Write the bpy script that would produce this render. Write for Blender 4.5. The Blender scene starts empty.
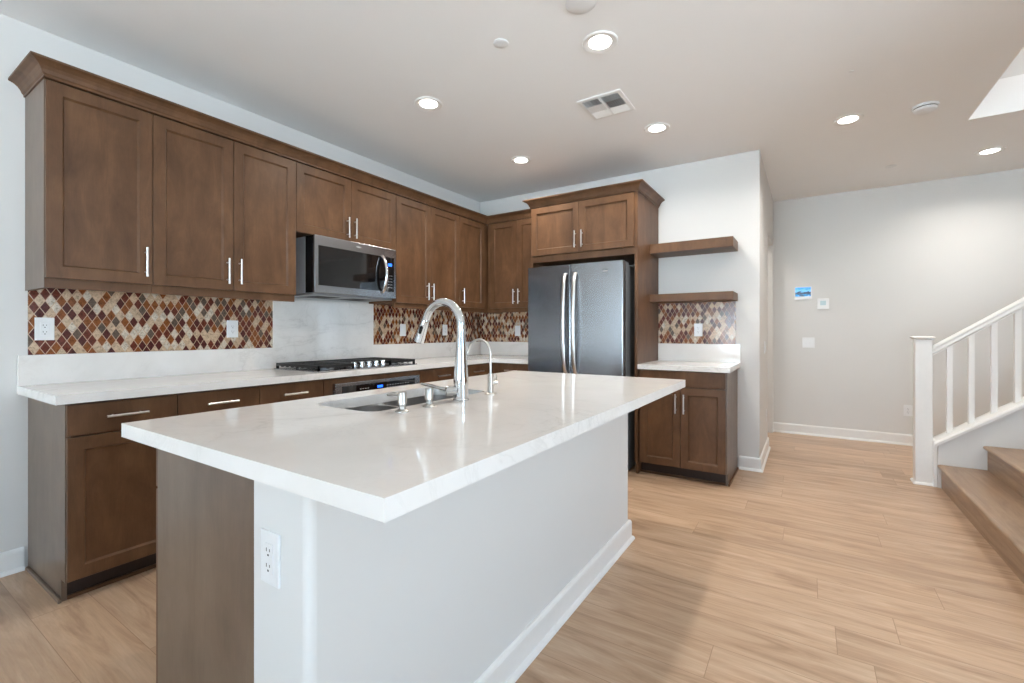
import bpy, bmesh, math
from mathutils import Vector
PI = math.pi
SC = bpy.context.scene
COL = SC.collection

# ------------------------------------------------------------------ camera
CAM = bpy.data.cameras.new('camera')
cam = bpy.data.objects.new('camera', CAM); COL.objects.link(cam)
cam.location = (3.3103, -0.6127, 1.1873)
cam.rotation_euler = (PI/2, 0, 0.5665)
CAM.sensor_width = 36.0
CAM.lens = 455.91/1024*36.0
CAM.shift_x = -(517.47-512)/1024
CAM.shift_y = (331.57-341.5)/1024
CAM.clip_start = 0.02
SC.camera = cam
SC.view_settings.view_transform = 'Standard'
SC.view_settings.look = 'None'
SC.view_settings.gamma = 1.0
SC.view_settings.exposure = 0.35
SC.view_settings.use_curve_mapping = False
try:
    SC.cycles.use_denoising = True
    SC.cycles.max_bounces = 10
    SC.cycles.diffuse_bounces = 6
    SC.cycles.glossy_bounces = 4
    SC.cycles.sample_clamp_indirect = 8.0
    SC.cycles.caustics_reflective = False
    SC.cycles.caustics_refractive = False
except Exception:
    pass

# ------------------------------------------------------------------ light levels
SKY = 17.0          # daylight outside the windows
CAN = 8.5          # each recessed downlight, watts
W = bpy.data.worlds.new('sky'); SC.world = W; W.use_nodes = True
nt = W.node_tree; nt.nodes.clear()
wo = nt.nodes.new('ShaderNodeOutputWorld'); bg = nt.nodes.new('ShaderNodeBackground')
tc = nt.nodes.new('ShaderNodeTexCoord'); sx = nt.nodes.new('ShaderNodeSeparateXYZ'); cr = nt.nodes.new('ShaderNodeValToRGB')
cr.color_ramp.elements[0].position = 0.48; cr.color_ramp.elements[0].color = (1.25, 1.42, 1.60, 1)
cr.color_ramp.elements[1].position = 0.53; cr.color_ramp.elements[1].color = (0.40, 0.55, 0.72, 1)
ma = nt.nodes.new('ShaderNodeMath'); ma.operation = 'MULTIPLY_ADD'; ma.inputs[1].default_value = 0.5; ma.inputs[2].default_value = 0.5
nt.links.new(tc.outputs['Generated'], sx.inputs[0]); nt.links.new(sx.outputs['Z'], ma.inputs[0])
nt.links.new(ma.outputs[0], cr.inputs[0]); nt.links.new(cr.outputs[0], bg.inputs[0]); nt.links.new(bg.outputs[0], wo.inputs[0])
bg.inputs[1].default_value = SKY

def portal(name, loc, rot, sx_, sy_):
    l = bpy.data.lights.new(name, 'AREA'); l.shape = 'RECTANGLE'; l.size = sx_; l.size_y = sy_
    l.cycles.is_portal = True
    o = bpy.data.objects.new(name, l); COL.objects.link(o); o.location = loc; o.rotation_euler = rot
# unseen windows, invented to let in daylight: south, east and left walls
SWIN = [(0.90, 3.60, 0.05, 2.00), (4.60, 6.20, 0.85, 1.95)]      # x0,x1,z0,z1 in the wall y = -8
EWIN = [(-1.1, 0.25, 0.14, 2.40)]                                # y0,y1,z0,z1 in the wall x = 7.2
LWIN = [(-7.4, -5.6, 0.05, 2.40)]                                # y0,y1,z0,z1 in the wall x = 0
for i, (a, b, c, d) in enumerate(SWIN):
    portal('window_daylight', ((a+b)/2, -8.12, (c+d)/2), (PI/2, 0, PI), b-a, d-c)
for i, (a, b, c, d) in enumerate(EWIN):
    portal('window_daylight', (7.32, (a+b)/2, (c+d)/2), (PI/2, 0, PI/2), b-a, d-c)

for i, (a, b, c, d) in enumerate(LWIN):
    portal('window_daylight', (-0.12, (a+b)/2, (c+d)/2), (PI/2, 0, -PI/2), b-a, d-c)

# ------------------------------------------------------------------ main sizes
H = 2.733; YB = 3.758; YC = 5.603; XE = 2.967; YS = -8.0; XR = 7.2
CT = 0.9165; CB = 0.8765

# ------------------------------------------------------------------ materials
def srgb(r, g, b):
    f = lambda c: (c/255/12.92) if c/255 <= 0.04045 else ((c/255+0.055)/1.055)**2.4
    return (f(r), f(g), f(b), 1)
class N:
    def __init__(s, name):
        s.m = bpy.data.materials.new(name); s.m.use_nodes = True; s.t = s.m.node_tree
        s.b = s.t.nodes['Principled BSDF']
    def n(s, typ, **kw):
        x = s.t.nodes.new('ShaderNode'+typ)
        for k, v in kw.items():
            if k.startswith('i_'): x.inputs[k[2:].replace('_', ' ')].default_value = v
            else: setattr(x, k, v)
        return x
    def l(s, a, b): s.t.links.new(a, b)
    def math(s, op, a, b=None, c=None):
        x = s.t.nodes.new('ShaderNodeMath'); x.operation = op
        for i, v in enumerate((a, b, c)):
            if v is None: continue
            if isinstance(v, (int, float)): x.inputs[i].default_value = v
            else: s.l(v, x.inputs[i])
        return x.outputs[0]
    def pos(s, sc=(1, 1, 1), off=(0, 0, 0)):
        g = s.n('NewGeometry'); m = s.n('Mapping'); m.inputs['Scale'].default_value = sc; m.inputs['Location'].default_value = off
        s.l(g.outputs['Position'], m.inputs[0]); return m.outputs[0]
    def noise(s, vec, scale, detail=4, rough=0.55, dist=0.0):
        x = s.n('TexNoise'); s.l(vec, x.inputs['Vector']); x.inputs['Scale'].default_value = scale
        x.inputs['Detail'].default_value = detail; x.inputs['Roughness'].default_value = rough; x.inputs['Distortion'].default_value = dist
        return x
    def ramp(s, fac, stops):
        x = s.n('ValToRGB'); e = x.color_ramp.elements
        while len(e) < len(stops): e.new(0.5)
        for k, (p, c) in zip(e, stops): k.position = p; k.color = c
        s.l(fac, x.inputs[0]); return x.outputs[0]
    def mix(s, fac, a, b, mode='MIX'):
        x = s.n('Mix', data_type='RGBA', blend_type=mode)
        if isinstance(fac, (int, float)): x.inputs[0].default_value = fac
        else: s.l(fac, x.inputs[0])
        for i, v in ((6, a), (7, b)):
            if isinstance(v, tuple): x.inputs[i].default_value = v
            else: s.l(v, x.inputs[i])
        return x.outputs[2]
    def bump(s, h, strength, dist=0.002):
        x = s.n('Bump'); x.inputs['Strength'].default_value = strength; x.inputs['Distance'].default_value = dist
        s.l(h, x.inputs['Height']); s.l(x.outputs[0], s.b.inputs['Normal'])
def plain(name, col, rough=0.5, metal=0.0, spec=0.5, nz=0.03, scale=30, emit=None, es=0):
    s = N(name); n = s.noise(s.pos(), scale, 2)
    a = tuple(c*(1-nz) for c in col[:3])+(1,); b = tuple(min(1, c*(1+nz)) for c in col[:3])+(1,)
    s.l(s.ramp(n.outputs[0], [(0.3, a), (0.7, b)]), s.b.inputs['Base Color'])
    s.b.inputs['Roughness'].default_value = rough; s.b.inputs['Metallic'].default_value = metal
    s.b.inputs['Specular IOR Level'].default_value = spec
    if emit: s.b.inputs['Emission Color'].default_value = emit; s.b.inputs['Emission Strength'].default_value = es
    return s.m
def wall_mat(name, col, b=0.10):
    s = N(name); n = s.noise(s.pos(), 160, 3); n2 = s.noise(s.pos(), 2.0, 2)
    a = tuple(c*0.985 for c in col[:3])+(1,)
    s.l(s.ramp(n2.outputs[0], [(0.3, a), (0.7, col)]), s.b.inputs['Base Color'])
    s.b.inputs['Roughness'].default_value = 0.75; s.b.inputs['Specular IOR Level'].default_value = 0.3
    s.bump(n.outputs[0], b, 0.001); return s.m
M = {}
M['wall'] = wall_mat('white_wall_paint', srgb(224, 224, 223))
M['ceil'] = wall_mat('white_ceiling_paint', srgb(248, 249, 250), 0.15)
M['trim'] = plain('white_trim_gloss', srgb(238, 238, 237), 0.35, nz=0.01)
M['plastic'] = plain('white_plastic', srgb(236, 238, 240), 0.3, nz=0.01)
M['dark_slot'] = plain('dark_slot', srgb(60, 60, 62), 0.6)
M['black'] = plain('black_gloss', srgb(14, 14, 15), 0.12)
M['black_glass'] = plain('black_glass', srgb(10, 10, 12), 0.04, spec=0.8)
M['iron'] = plain('cast_iron', srgb(28, 28, 30), 0.45)
M['grey_panel'] = plain('grey_metal_panel', srgb(150, 152, 155), 0.4, 0.6)
M['blue_led'] = plain('blue_display', srgb(40, 110, 240), 0.3, emit=srgb(30, 100, 255), es=1.6)
M['mark'] = plain('pale_mark', srgb(200, 200, 202), 0.3, 0.5)
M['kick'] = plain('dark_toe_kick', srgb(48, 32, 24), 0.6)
M['lens'] = plain('lit_lens', (1, 1, 1, 1), 0.5, emit=(1.0, 0.96, 0.90, 1), es=9.0)
M['chrome'] = plain('polished_chrome', (0.66, 0.67, 0.68, 1), 0.10, 1.0, nz=0.01)
M['nickel'] = plain('brushed_nickel', (0.60, 0.58, 0.55, 1), 0.30, 1.0, nz=0.02)
M['pull'] = plain('brushed_steel_pull', (0.80, 0.80, 0.79, 1), 0.28, 1.0, nz=0.02)

def steel(name, col, rough, vertical=True, streak=0.06):
    s = N(name)
    n = s.noise(s.pos((60, 60, 1.0) if not vertical else (1.0, 1.0, 160)), 4, 3)
    c0 = tuple(c*(1-streak) for c in col[:3])+(1,)
    s.l(s.ramp(n.outputs[0], [(0.3, c0), (0.7, col)]), s.b.inputs['Base Color'])
    s.b.inputs['Metallic'].default_value = 1.0
    r = s.math('MULTIPLY_ADD', n.outputs[0], 0.10, rough-0.05); s.l(r, s.b.inputs['Roughness'])
    s.b.inputs['Anisotropic'].default_value = 0.6
    return s.m
M['steel'] = steel('brushed_stainless', (0.38, 0.39, 0.41, 1), 0.25)
M['steel_dark'] = steel('dark_stainless', (0.23, 0.235, 0.25, 1), 0.22)  # same steel, darkened to put dim reflections into the left fridge door
M['sink'] = plain('sink_stainless', (0.50, 0.49, 0.485, 1), 0.33, 1.0)

def wood(name, dark, mid, light, rough=0.42, spec=0.32):
    s = N(name)
    p = s.pos((1, 1, 1))
    w = s.noise(s.pos((5, 5, 1.6)), 1.8, 5, 0.6, 0.6)
    mot = s.noise(p, 7, 4, 0.6)
    fine = s.noise(s.pos((120, 120, 5)), 3, 3)
    c = s.ramp(w.outputs[0], [(0.30, dark), (0.52, mid), (0.72, light)])
    c2 = s.ramp(mot.outputs[0], [(0.3, (0.86, 0.85, 0.84, 1)), (0.7, (1.12, 1.12, 1.12, 1))])
    c3 = s.ramp(fine.outputs[0], [(0.3, (0.93, 0.93, 0.93, 1)), (0.7, (1.05, 1.05, 1.05, 1))])
    s.l(s.mix(1.0, s.mix(1.0, c, c2, 'MULTIPLY'), c3, 'MULTIPLY'), s.b.inputs['Base Color'])
    s.b.inputs['Roughness'].default_value = rough
    s.b.inputs['Specular IOR Level'].default_value = spec
    s.bump(fine.outputs[0], 0.05, 0.001)
    return s.m
M['wood'] = wood('stained_maple', srgb(84, 58, 38), srgb(99, 70, 48), srgb(112, 81, 56))
M['panel_wood'] = wood('stained_maple_side', srgb(94, 76, 62), srgb(106, 88, 74), srgb(116, 98, 83), 0.36, 0.85)  # greyer copy of the maple, daylight sheen put into its colour

def quartz():
    s = N('white_quartz')
    p = s.pos((1.0, 0.7, 1.0))
    wn = s.noise(p, 1.6, 5, 0.6, 1.2)
    v = s.math('ABSOLUTE', s.math('SUBTRACT', wn.outputs[0], 0.5))
    vein = s.ramp(v, [(0.0, (1, 1, 1, 1)), (0.012, (0.25, 0.25, 0.25, 1)), (0.05, (0, 0, 0, 1))])
    wn2 = s.noise(s.pos((1, 1, 1), (4, 2, 1)), 3.5, 6, 0.65, 1.8)
    v2 = s.math('ABSOLUTE', s.math('SUBTRACT', wn2.outputs[0], 0.5))
    vein2 = s.ramp(v2, [(0.0, (0.5, 0.5, 0.5, 1)), (0.02, (0, 0, 0, 1))])
    msk = s.ramp(s.noise(s.pos(), 1.1, 2).outputs[0], [(0.42, (0, 0, 0, 1)), (0.62, (1, 1, 1, 1))])
    f = s.mix(1.0, s.mix(1.0, vein, vein2, 'ADD'), msk, 'MULTIPLY')
    base = s.ramp(s.noise(s.pos(), 6, 4).outputs[0], [(0.3, srgb(238, 236, 233)), (0.7, srgb(244, 242, 240))])
    sep = s.n('SeparateColor'); s.l(f, sep.inputs[0])
    s.l(s.mix(s.math('MULTIPLY', sep.outputs[0], 0.30), base, srgb(176, 172, 168)), s.b.inputs['Base Color'])
    s.b.inputs['Roughness'].default_value = 0.07; s.b.inputs['Specular IOR Level'].default_value = 0.55
    return s.m
M['quartz'] = quartz()

def mosaic(axis):
    # harlequin tiles 0.040 wide and 0.068 high; axis 0 = runs along x, 1 = runs along y
    s = N('harlequin_mosaic')
    g = s.n('NewGeometry'); sp = s.n('SeparateXYZ'); s.l(g.outputs['Position'], sp.inputs[0])
    a = s.math('DIVIDE', sp.outputs[axis], 0.0405); z = s.math('DIVIDE', sp.outputs[2], 0.069)
    u = s.math('ADD', a, z); v = s.math('SUBTRACT', a, z)
    fu, fv = s.math('FRACT', u), s.math('FRACT', v)
    iu, iv = s.math('FLOOR', u), s.math('FLOOR', v)
    cb = s.n('CombineXYZ'); s.l(iu, cb.inputs[0]); s.l(iv, cb.inputs[1])
    wn = s.n('TexWhiteNoise', noise_dimensions='3D'); s.l(cb.outputs[0], wn.inputs['Vector'])
    cmb2 = s.n('CombineXYZ'); s.l(iv, cmb2.inputs[0]); s.l(iu, cmb2.inputs[1]); cmb2.inputs[2].default_value = 7.7
    wn2 = s.n('TexWhiteNoise', noise_dimensions='3D'); s.l(cmb2.outputs[0], wn2.inputs['Vector'])
    x = s.n('ValToRGB'); x.color_ramp.interpolation = 'CONSTANT'; e = x.color_ramp.elements
    pal = [(0.0, srgb(198, 172, 146)), (0.24, srgb(104, 50, 38)), (0.42, srgb(208, 196, 180)), (0.54, srgb(134, 78, 42)),
           (0.72, srgb(98, 84, 74)), (0.82, srgb(84, 42, 40))]
    while len(e) < len(pal): e.new(0.5)
    for k, (p, c) in zip(e, pal): k.position = p; k.color = c
    s.l(wn.outputs['Value'], x.inputs[0])
    cl = s.noise(s.pos(), 70, 4, 0.7, 0.8)
    cloud = s.ramp(cl.outputs[0], [(0.34, (0.50, 0.47, 0.44, 1)), (0.5, (0.98, 0.97, 0.96, 1)), (0.66, (1.22, 1.20, 1.18, 1))])
    tile = s.mix(1.0, x.outputs[0], cloud, 'MULTIPLY')
    eu = s.math('MINIMUM', fu, s.math('SUBTRACT', 1.0, fu)); ev = s.math('MINIMUM', fv, s.math('SUBTRACT', 1.0, fv))
    ed = s.math('MINIMUM', eu, ev)
    gr = s.math('LESS_THAN', ed, 0.045)
    s.l(s.mix(gr, tile, srgb(190, 158, 130)), s.b.inputs['Base Color'])
    s.l(s.math('MULTIPLY_ADD', gr, 0.6, s.math('MULTIPLY_ADD', wn2.outputs['Value'], 0.15, 0.06)), s.b.inputs['Roughness'])
    h = s.math('ADD', s.math('MULTIPLY', s.math('MINIMUM', ed, 0.08), 6.0), s.math('MULTIPLY', cl.outputs[0], 0.35))
    s.bump(h, 0.5, 0.0015)
    s.b.inputs['Specular IOR Level'].default_value = 0.6
    return s.m
M['mosaic_x'] = mosaic(0); M['mosaic_y'] = mosaic(1)

def floor_mat(name, cols, pw=0.192, pl=1.45, yoff=0.104, rough=0.33, gap=0.0011, along='x'):
    s = N(name)
    gp = s.n('NewGeometry'); gs = s.n('SeparateXYZ'); s.l(gp.outputs['Position'], gs.inputs[0])
    yy = s.math('DIVIDE', s.math('ADD', gs.outputs[1], yoff), pw); row = s.math('FLOOR', yy); fy_ = s.math('FRACT', yy)
    rn = s.n('TexWhiteNoise', noise_dimensions='1D'); s.l(row, rn.inputs['W'])
    xx = s.math('ADD', s.math('DIVIDE', gs.outputs[0], pl), s.math('ADD', rn.outputs['Value'], 20.0))
    col = s.math('FLOOR', xx); fx_ = s.math('FRACT', xx)
    idc = s.n('CombineXYZ'); s.l(row, idc.inputs[0]); s.l(col, idc.inputs[1]); idc.inputs[2].default_value = 3.3
    idn = s.n('TexWhiteNoise', noise_dimensions='3D'); s.l(idc.outputs[0], idn.inputs['Vector'])
    ey = s.math('MULTIPLY', s.math('MINIMUM', fy_, s.math('SUBTRACT', 1.0, fy_)), pw)
    ex_ = s.math('MULTIPLY', s.math('MINIMUM', fx_, s.math('SUBTRACT', 1.0, fx_)), pl)
    seam = s.math('LESS_THAN', s.math('MINIMUM', ey, ex_), gap)
    plank = idn.outputs['Value']
    # grain shifted from plank to plank
    g = s.n('NewGeometry'); add = s.n('VectorMath', operation='MULTIPLY_ADD')
    cb = s.n('CombineXYZ'); s.l(plank, cb.inputs[0]); s.l(plank, cb.inputs[1]); s.l(plank, cb.inputs[2])
    s.l(cb.outputs[0], add.inputs[0]); add.inputs[1].default_value = (13, 7, 5)
    if along == 'y':
        sw = s.n('SeparateXYZ'); s.l(g.outputs['Position'], sw.inputs[0]); cw = s.n('CombineXYZ')
        s.l(sw.outputs[1], cw.inputs[0]); s.l(s.math('ADD', sw.outputs[0], s.math('MULTIPLY', sw.outputs[2], 1.3)), cw.inputs[1]); s.l(cw.outputs[0], add.inputs[2])
    else: s.l(g.outputs['Position'], add.inputs[2])
    mp = s.n('Mapping'); mp.inputs['Scale'].default_value = (0.75, 6.0, 1); s.l(add.outputs[0], mp.inputs[0])
    n1 = s.noise(mp.outputs[0], 2.4, 6, 0.62, 0.9)
    mp2 = s.n('Mapping'); mp2.inputs['Scale'].default_value = (3, 60, 1); s.l(add.outputs[0], mp2.inputs[0])
    n2 = s.noise(mp2.outputs[0], 2.0, 4, 0.6)
    mp3 = s.n('Mapping'); mp3.inputs['Scale'].default_value = (2.2, 7.0, 1); s.l(add.outputs[0], mp3.inputs[0])
    n3 = s.noise(mp3.outputs[0], 1.6, 2, 0.5, 0.3)
    c = s.ramp(n1.outputs[0], [(0.28, cols[0]), (0.48, cols[1]), (0.70, cols[2])])
    f2 = s.ramp(n2.outputs[0], [(0.3, (0.90, 0.89, 0.88, 1)), (0.7, (1.06, 1.06, 1.06, 1))])
    knot = s.ramp(n3.outputs[0], [(0.68, (1, 1, 1, 1)), (0.80, (0.80, 0.76, 0.72, 1))])
    tone = s.ramp(plank, [(0.0, (0.90, 0.90, 0.90, 1)), (1.0, (1.06, 1.06, 1.06, 1))])
    cc = s.mix(1.0, s.mix(1.0, s.mix(1.0, c, f2, 'MULTIPLY'), tone, 'MULTIPLY'), knot, 'MULTIPLY')
    cc = s.mix(seam, cc, srgb(150, 120, 94))
    s.l(cc, s.b.inputs['Base Color'])
    s.l(s.math('MULTIPLY_ADD', n2.outputs[0], 0.12, rough-0.06), s.b.inputs['Roughness'])
    s.b.inputs['Specular IOR Level'].default_value = 0.4
    h = s.math('SUBTRACT', s.math('MULTIPLY', n2.outputs[0], 0.2), seam)
    s.bump(h, 0.25, 0.001)
    return s.m
M['floor'] = floor_mat('oak_plank_floor', [srgb(156, 126, 101), srgb(187, 157, 130), srgb(203, 176, 151)])
M['tread'] = floor_mat('oak_stair_tread', [srgb(126, 101, 80), srgb(150, 124, 101), srgb(168, 143, 119)], pw=9.1, pl=27.3, yoff=4.0, gap=-1.0, along='y')

def glass():
    s = N('window_glass'); s.t.nodes.remove(s.b)
    out = [n for n in s.t.nodes if n.type == 'OUTPUT_MATERIAL'][0]
    tr = s.n('BsdfTransparent'); gl = s.n('BsdfGlossy'); gl.inputs['Roughness'].default_value = 0.0
    tr.inputs[0].default_value = (0.96, 0.98, 0.97, 1)
    fr = s.n('Fresnel'); fr.inputs[0].default_value = 1.45; mx = s.n('MixShader')
    s.l(fr.outputs[0], mx.inputs[0]); s.l(tr.outputs[0], mx.inputs[1]); s.l(gl.outputs[0], mx.inputs[2]); s.l(mx.outputs[0], out.inputs[0])
    return s.m
M['glass'] = glass()
def screen_mat():
    s = N('lake_picture_screen')
    g = s.n('NewGeometry'); sp = s.n('SeparateXYZ'); s.l(g.outputs['Position'], sp.inputs[0])
    z = s.math('DIVIDE', s.math('SUBTRACT', sp.outputs[2], 1.572), 0.11)
    n = s.noise(s.pos((1, 1, 2)), 18, 3, 0.6, 1.0)
    zz = s.math('MULTIPLY_ADD', s.math('SUBTRACT', n.outputs[0], 0.5), 0.9, z)
    c = s.ramp(zz, [(0.05, srgb(180, 200, 215)), (0.22, srgb(20, 150, 220)), (0.42, srgb(40, 60, 90)), (0.60, srgb(20, 40, 70)), (0.78, srgb(110, 190, 245)), (1.0, srgb(60, 150, 235))])
    s.l(c, s.b.inputs['Base Color']); s.l(c, s.b.inputs['Emission Color']); s.b.inputs['Emission Strength'].default_value = 0.5
    s.b.inputs['Roughness'].default_value = 0.2
    return s.m
M['screen'] = screen_mat()

# ------------------------------------------------------------------ mesh helpers
ident = lambda p: p
mapA = lambda p: (p[1], p[0], p[2])               # (u, w, z): wall at x = 0, w out of it, u along y
mapB = lambda p: (p[0], YB-p[1], p[2])            # wall at y = YB, w out of it, u along x
def mapX(xb, sgn):                                # back plane x = xb, w towards sgn*x, u along y
    return lambda p: (xb+sgn*p[1], p[0], p[2])
def mapY(yb, sgn):
    return lambda p: (p[0], yb+sgn*p[1], p[2])
def mapZ(zb):                                     # hangs under the ceiling: (u, w, z) -> x, y, down
    return lambda p: (p[0], p[2], zb-p[1])
class MB:
    def __init__(s, mp=ident): s.bm = bmesh.new(); s.mp = mp
    def v(s, p): return s.bm.verts.new(s.mp(p))
    def f(s, vs, smooth=False):
        try:
            q = s.bm.faces.new(vs); q.smooth = smooth; return q
        except ValueError: return None
    def box(s, a0, a1, b0, b1, c0, c1, bev=0.0):
        a0, a1 = min(a0, a1), max(a0, a1); b0, b1 = min(b0, b1), max(b0, b1); c0, c1 = min(c0, c1), max(c0, c1)
        if bev <= 0:
            v = [s.v((x, y, z)) for z in (c0, c1) for x, y in ((a0, b0), (a1, b0), (a1, b1), (a0, b1))]
            for i in ((0, 3, 2, 1), (4, 5, 6, 7), (0, 1, 5, 4), (1, 2, 6, 5), (2, 3, 7, 6), (3, 0, 4, 7)): s.f([v[k] for k in i])
        else:
            t = bmesh.new()
            v = [t.verts.new((x, y, z)) for z in (c0, c1) for x, y in ((a0, b0), (a1, b0), (a1, b1), (a0, b1))]
            for i in ((0, 3, 2, 1), (4, 5, 6, 7), (0, 1, 5, 4), (1, 2, 6, 5), (2, 3, 7, 6), (3, 0, 4, 7)): t.faces.new([v[k] for k in i])
            bmesh.ops.bevel(t, geom=t.edges[:], offset=bev, segments=2, affect='EDGES', profile=0.6)
            mpv = {q: s.v(q.co[:]) for q in t.verts}
            for q in t.faces: s.f([mpv[w] for w in q.verts])
            t.free()
        return s
    def prism(s, poly, lo, hi, axis=2):
        # poly: 2-D outline in the two other axes, extruded along axis
        def P(p, h):
            q = [p[0], p[1]]; q.insert(axis, h); return tuple(q)
        a = [s.v(P(p, lo)) for p in poly]; b = [s.v(P(p, hi)) for p in poly]
        s.f(a[::-1]); s.f(b); n = len(poly)
        for i in range(n): s.f([a[i], a[(i+1) % n], b[(i+1) % n], b[i]])
        return s
    def loft(s, rings, cap0=True, cap1=True, smooth=True):
        R = [[s.v(p) for p in r] for r in rings]; n = len(R[0])
        for i in range(len(R)-1):
            for j in range(n): s.f([R[i][j], R[i][(j+1) % n], R[i+1][(j+1) % n], R[i+1][j]], smooth)
        if cap0: s.f(R[0][::-1])
        if cap1: s.f(R[-1])
        return s
    def tube(s, pts, rad, seg=14, sq=1.0):
        pts = [Vector(p) for p in pts]
        if isinstance(rad, (int, float)): rad = [rad]*len(pts)
        rings = []; nrm = None
        for i, p in enumerate(pts):
            t = (pts[min(i+1, len(pts)-1)]-pts[max(i-1, 0)]).normalized()
            if nrm is None:
                up = Vector((0, 0, 1)) if abs(t.z) < 0.9 else Vector((1, 0, 0))
                nrm = (up-t*up.dot(t)).normalized()
            else: nrm = (nrm-t*nrm.dot(t)).normalized()
            bn = t.cross(nrm)
            rings.append([tuple(p+rad[i]*(math.cos(2*PI*k/seg)*nrm+sq*math.sin(2*PI*k/seg)*bn)) for k in range(seg)])
        return s.loft(rings)
    def lathe(s, c, prof, seg=28, axis='z', cap=True):
        rings = []
        for r, h in prof:
            ring = []
            for k in range(seg):
                a = 2*PI*k/seg; x, y = r*math.cos(a), r*math.sin(a)
                if axis == 'z': ring.append((c[0]+x, c[1]+y, c[2]+h))
                elif axis == 'w': ring.append((c[0]+x, c[1]+h, c[2]+y))
                else: ring.append((c[0]+h, c[1]+x, c[2]+y))
            rings.append(ring)
        return s.loft(rings, cap, cap)
    def plate(s, outer, holes, z0, z1, bev=0):
        t = bmesh.new(); edges = []
        loops = [outer]+holes
        for lp in loops:
            vs = [t.verts.new((p[0], p[1], 0)) for p in lp]
            for i in range(len(vs)): edges.append(t.edges.new((vs[i], vs[(i+1) % len(vs)])))
        bmesh.ops.triangle_fill(t, use_beauty=True, use_dissolve=False, edges=edges)
        for z, fl in ((z1, False), (z0, True)):
            mv = {q: s.v((q.co.x, q.co.y, z)) for q in t.verts}
            for q in t.faces:
                vs = [mv[w] for w in q.verts]
                s.f(vs[::-1] if fl else vs)
        t.free()
        for lp in loops:
            n = len(lp)
            for i in range(n):
                p, q = lp[i], lp[(i+1) % n]
                s.f([s.v((p[0], p[1], z0)), s.v((q[0], q[1], z0)), s.v((q[0], q[1], z1)), s.v((p[0], p[1], z1))])
        bmesh.ops.remove_doubles(s.bm, verts=s.bm.verts[:], dist=1e-6)
        return s
    def shaker(s, u0, u1, z0, z1, w0, w1, st=0.056, rec=0.012, bv=0.008, ch=0.0018):
        def ring(o, w): return [s.v((u0+o, w, z0+o)), s.v((u1-o, w, z0+o)), s.v((u1-o, w, z1-o)), s.v((u0+o, w, z1-o))]
        rs = [ring(0, w0), ring(0, w1-ch), ring(ch, w1), ring(st, w1), ring(st+0.0025, w1-0.0035), ring(st+bv, w1-rec)]
        s.f(rs[0]); s.f(rs[-1])
        for a, b in zip(rs, rs[1:]):
            for i in range(4): s.f([a[i], a[(i+1) % 4], b[(i+1) % 4], b[i]])
        return s
    def build(s, name, mat, parent=None):
        bmesh.ops.recalc_face_normals(s.bm, faces=s.bm.faces[:])
        for e in s.bm.edges:
            if len(e.link_faces) == 2 and e.calc_face_angle(0) > 0.6: e.smooth = False
        me = bpy.data.meshes.new(name)
        off = Vector((0, 0, 0)); p = parent
        while p is not None and p.type != 'EMPTY' and p.parent: p = p.parent
        if p is not None: off = p.location.copy()
        if parent is None:   # top-level mesh: origin at its base centre
            if len(s.bm.verts):
                xs = [v.co.x for v in s.bm.verts]; ys = [v.co.y for v in s.bm.verts]; zs = [v.co.z for v in s.bm.verts]
                off = Vector(((min(xs)+max(xs))/2, (min(ys)+max(ys))/2, min(zs)))
        for v in s.bm.verts: v.co -= off
        s.bm.to_mesh(me); s.bm.free()
        o = bpy.data.objects.new(name, me); COL.objects.link(o)
        me.materials.append(mat)
        if parent is None: o.location = off
        else: o.parent = parent
        return o
def tag(o, label, cat, group=None):
    o['label'] = label; o['category'] = cat
    if group: o['group'] = group
    return o
def thing(name, label, cat, loc, group=None):
    o = bpy.data.objects.new(name, None); COL.objects.link(o); o.location = loc; o.empty_display_size = 0.1
    return tag(o, label, cat, group)
def struct(mb, name, mat, parent=None):
    o = mb.build(name, mat, parent)
    if parent is None: o['kind'] = 'structure'
    return o
def arc(cx, cz, r, a0, a1, n, y=None, plane='xz'):
    out = []
    for i in range(n+1):
        a = math.radians(a0+(a1-a0)*i/n)
        out.append((cx+r*math.cos(a), y, cz+r*math.sin(a)))
    return out
def rrect(x0, x1, y0, y1, r, n=6):
    pts = []
    for cx, cy, a in ((x1-r, y1-r, 0), (x0+r, y1-r, 90), (x0+r, y0+r, 180), (x1-r, y0+r, 270)):
        for i in range(n+1):
            t = math.radians(a+90*i/n); pts.append((cx+r*math.cos(t), cy+r*math.sin(t)))
    return pts

# ------------------------------------------------------------------ room shell
struct(MB().box(-0.2, XR+0.2, YS-0.2, YC+0.2, -0.12, 0.0), 'floor', M['floor'])
OX0, OX1, OY0, OY1 = 4.30, 6.9, 1.35, 3.964        # stairwell opening in the ceiling
struct(MB().plate([(-0.2, YS-0.2), (XR+0.2, YS-0.2), (XR+0.2, YC+0.2), (-0.2, YC+0.2)],
                  [[(OX0, OY0), (OX1, OY0), (OX1, OY1), (OX0, OY1)]], H, H+0.25), 'ceiling', M['ceil'])
mb = MB(); mb.box(0, XE, YB, YB+0.12, 0, H, 0.0)
struct(mb, 'wall_back', M['wall'])
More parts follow.
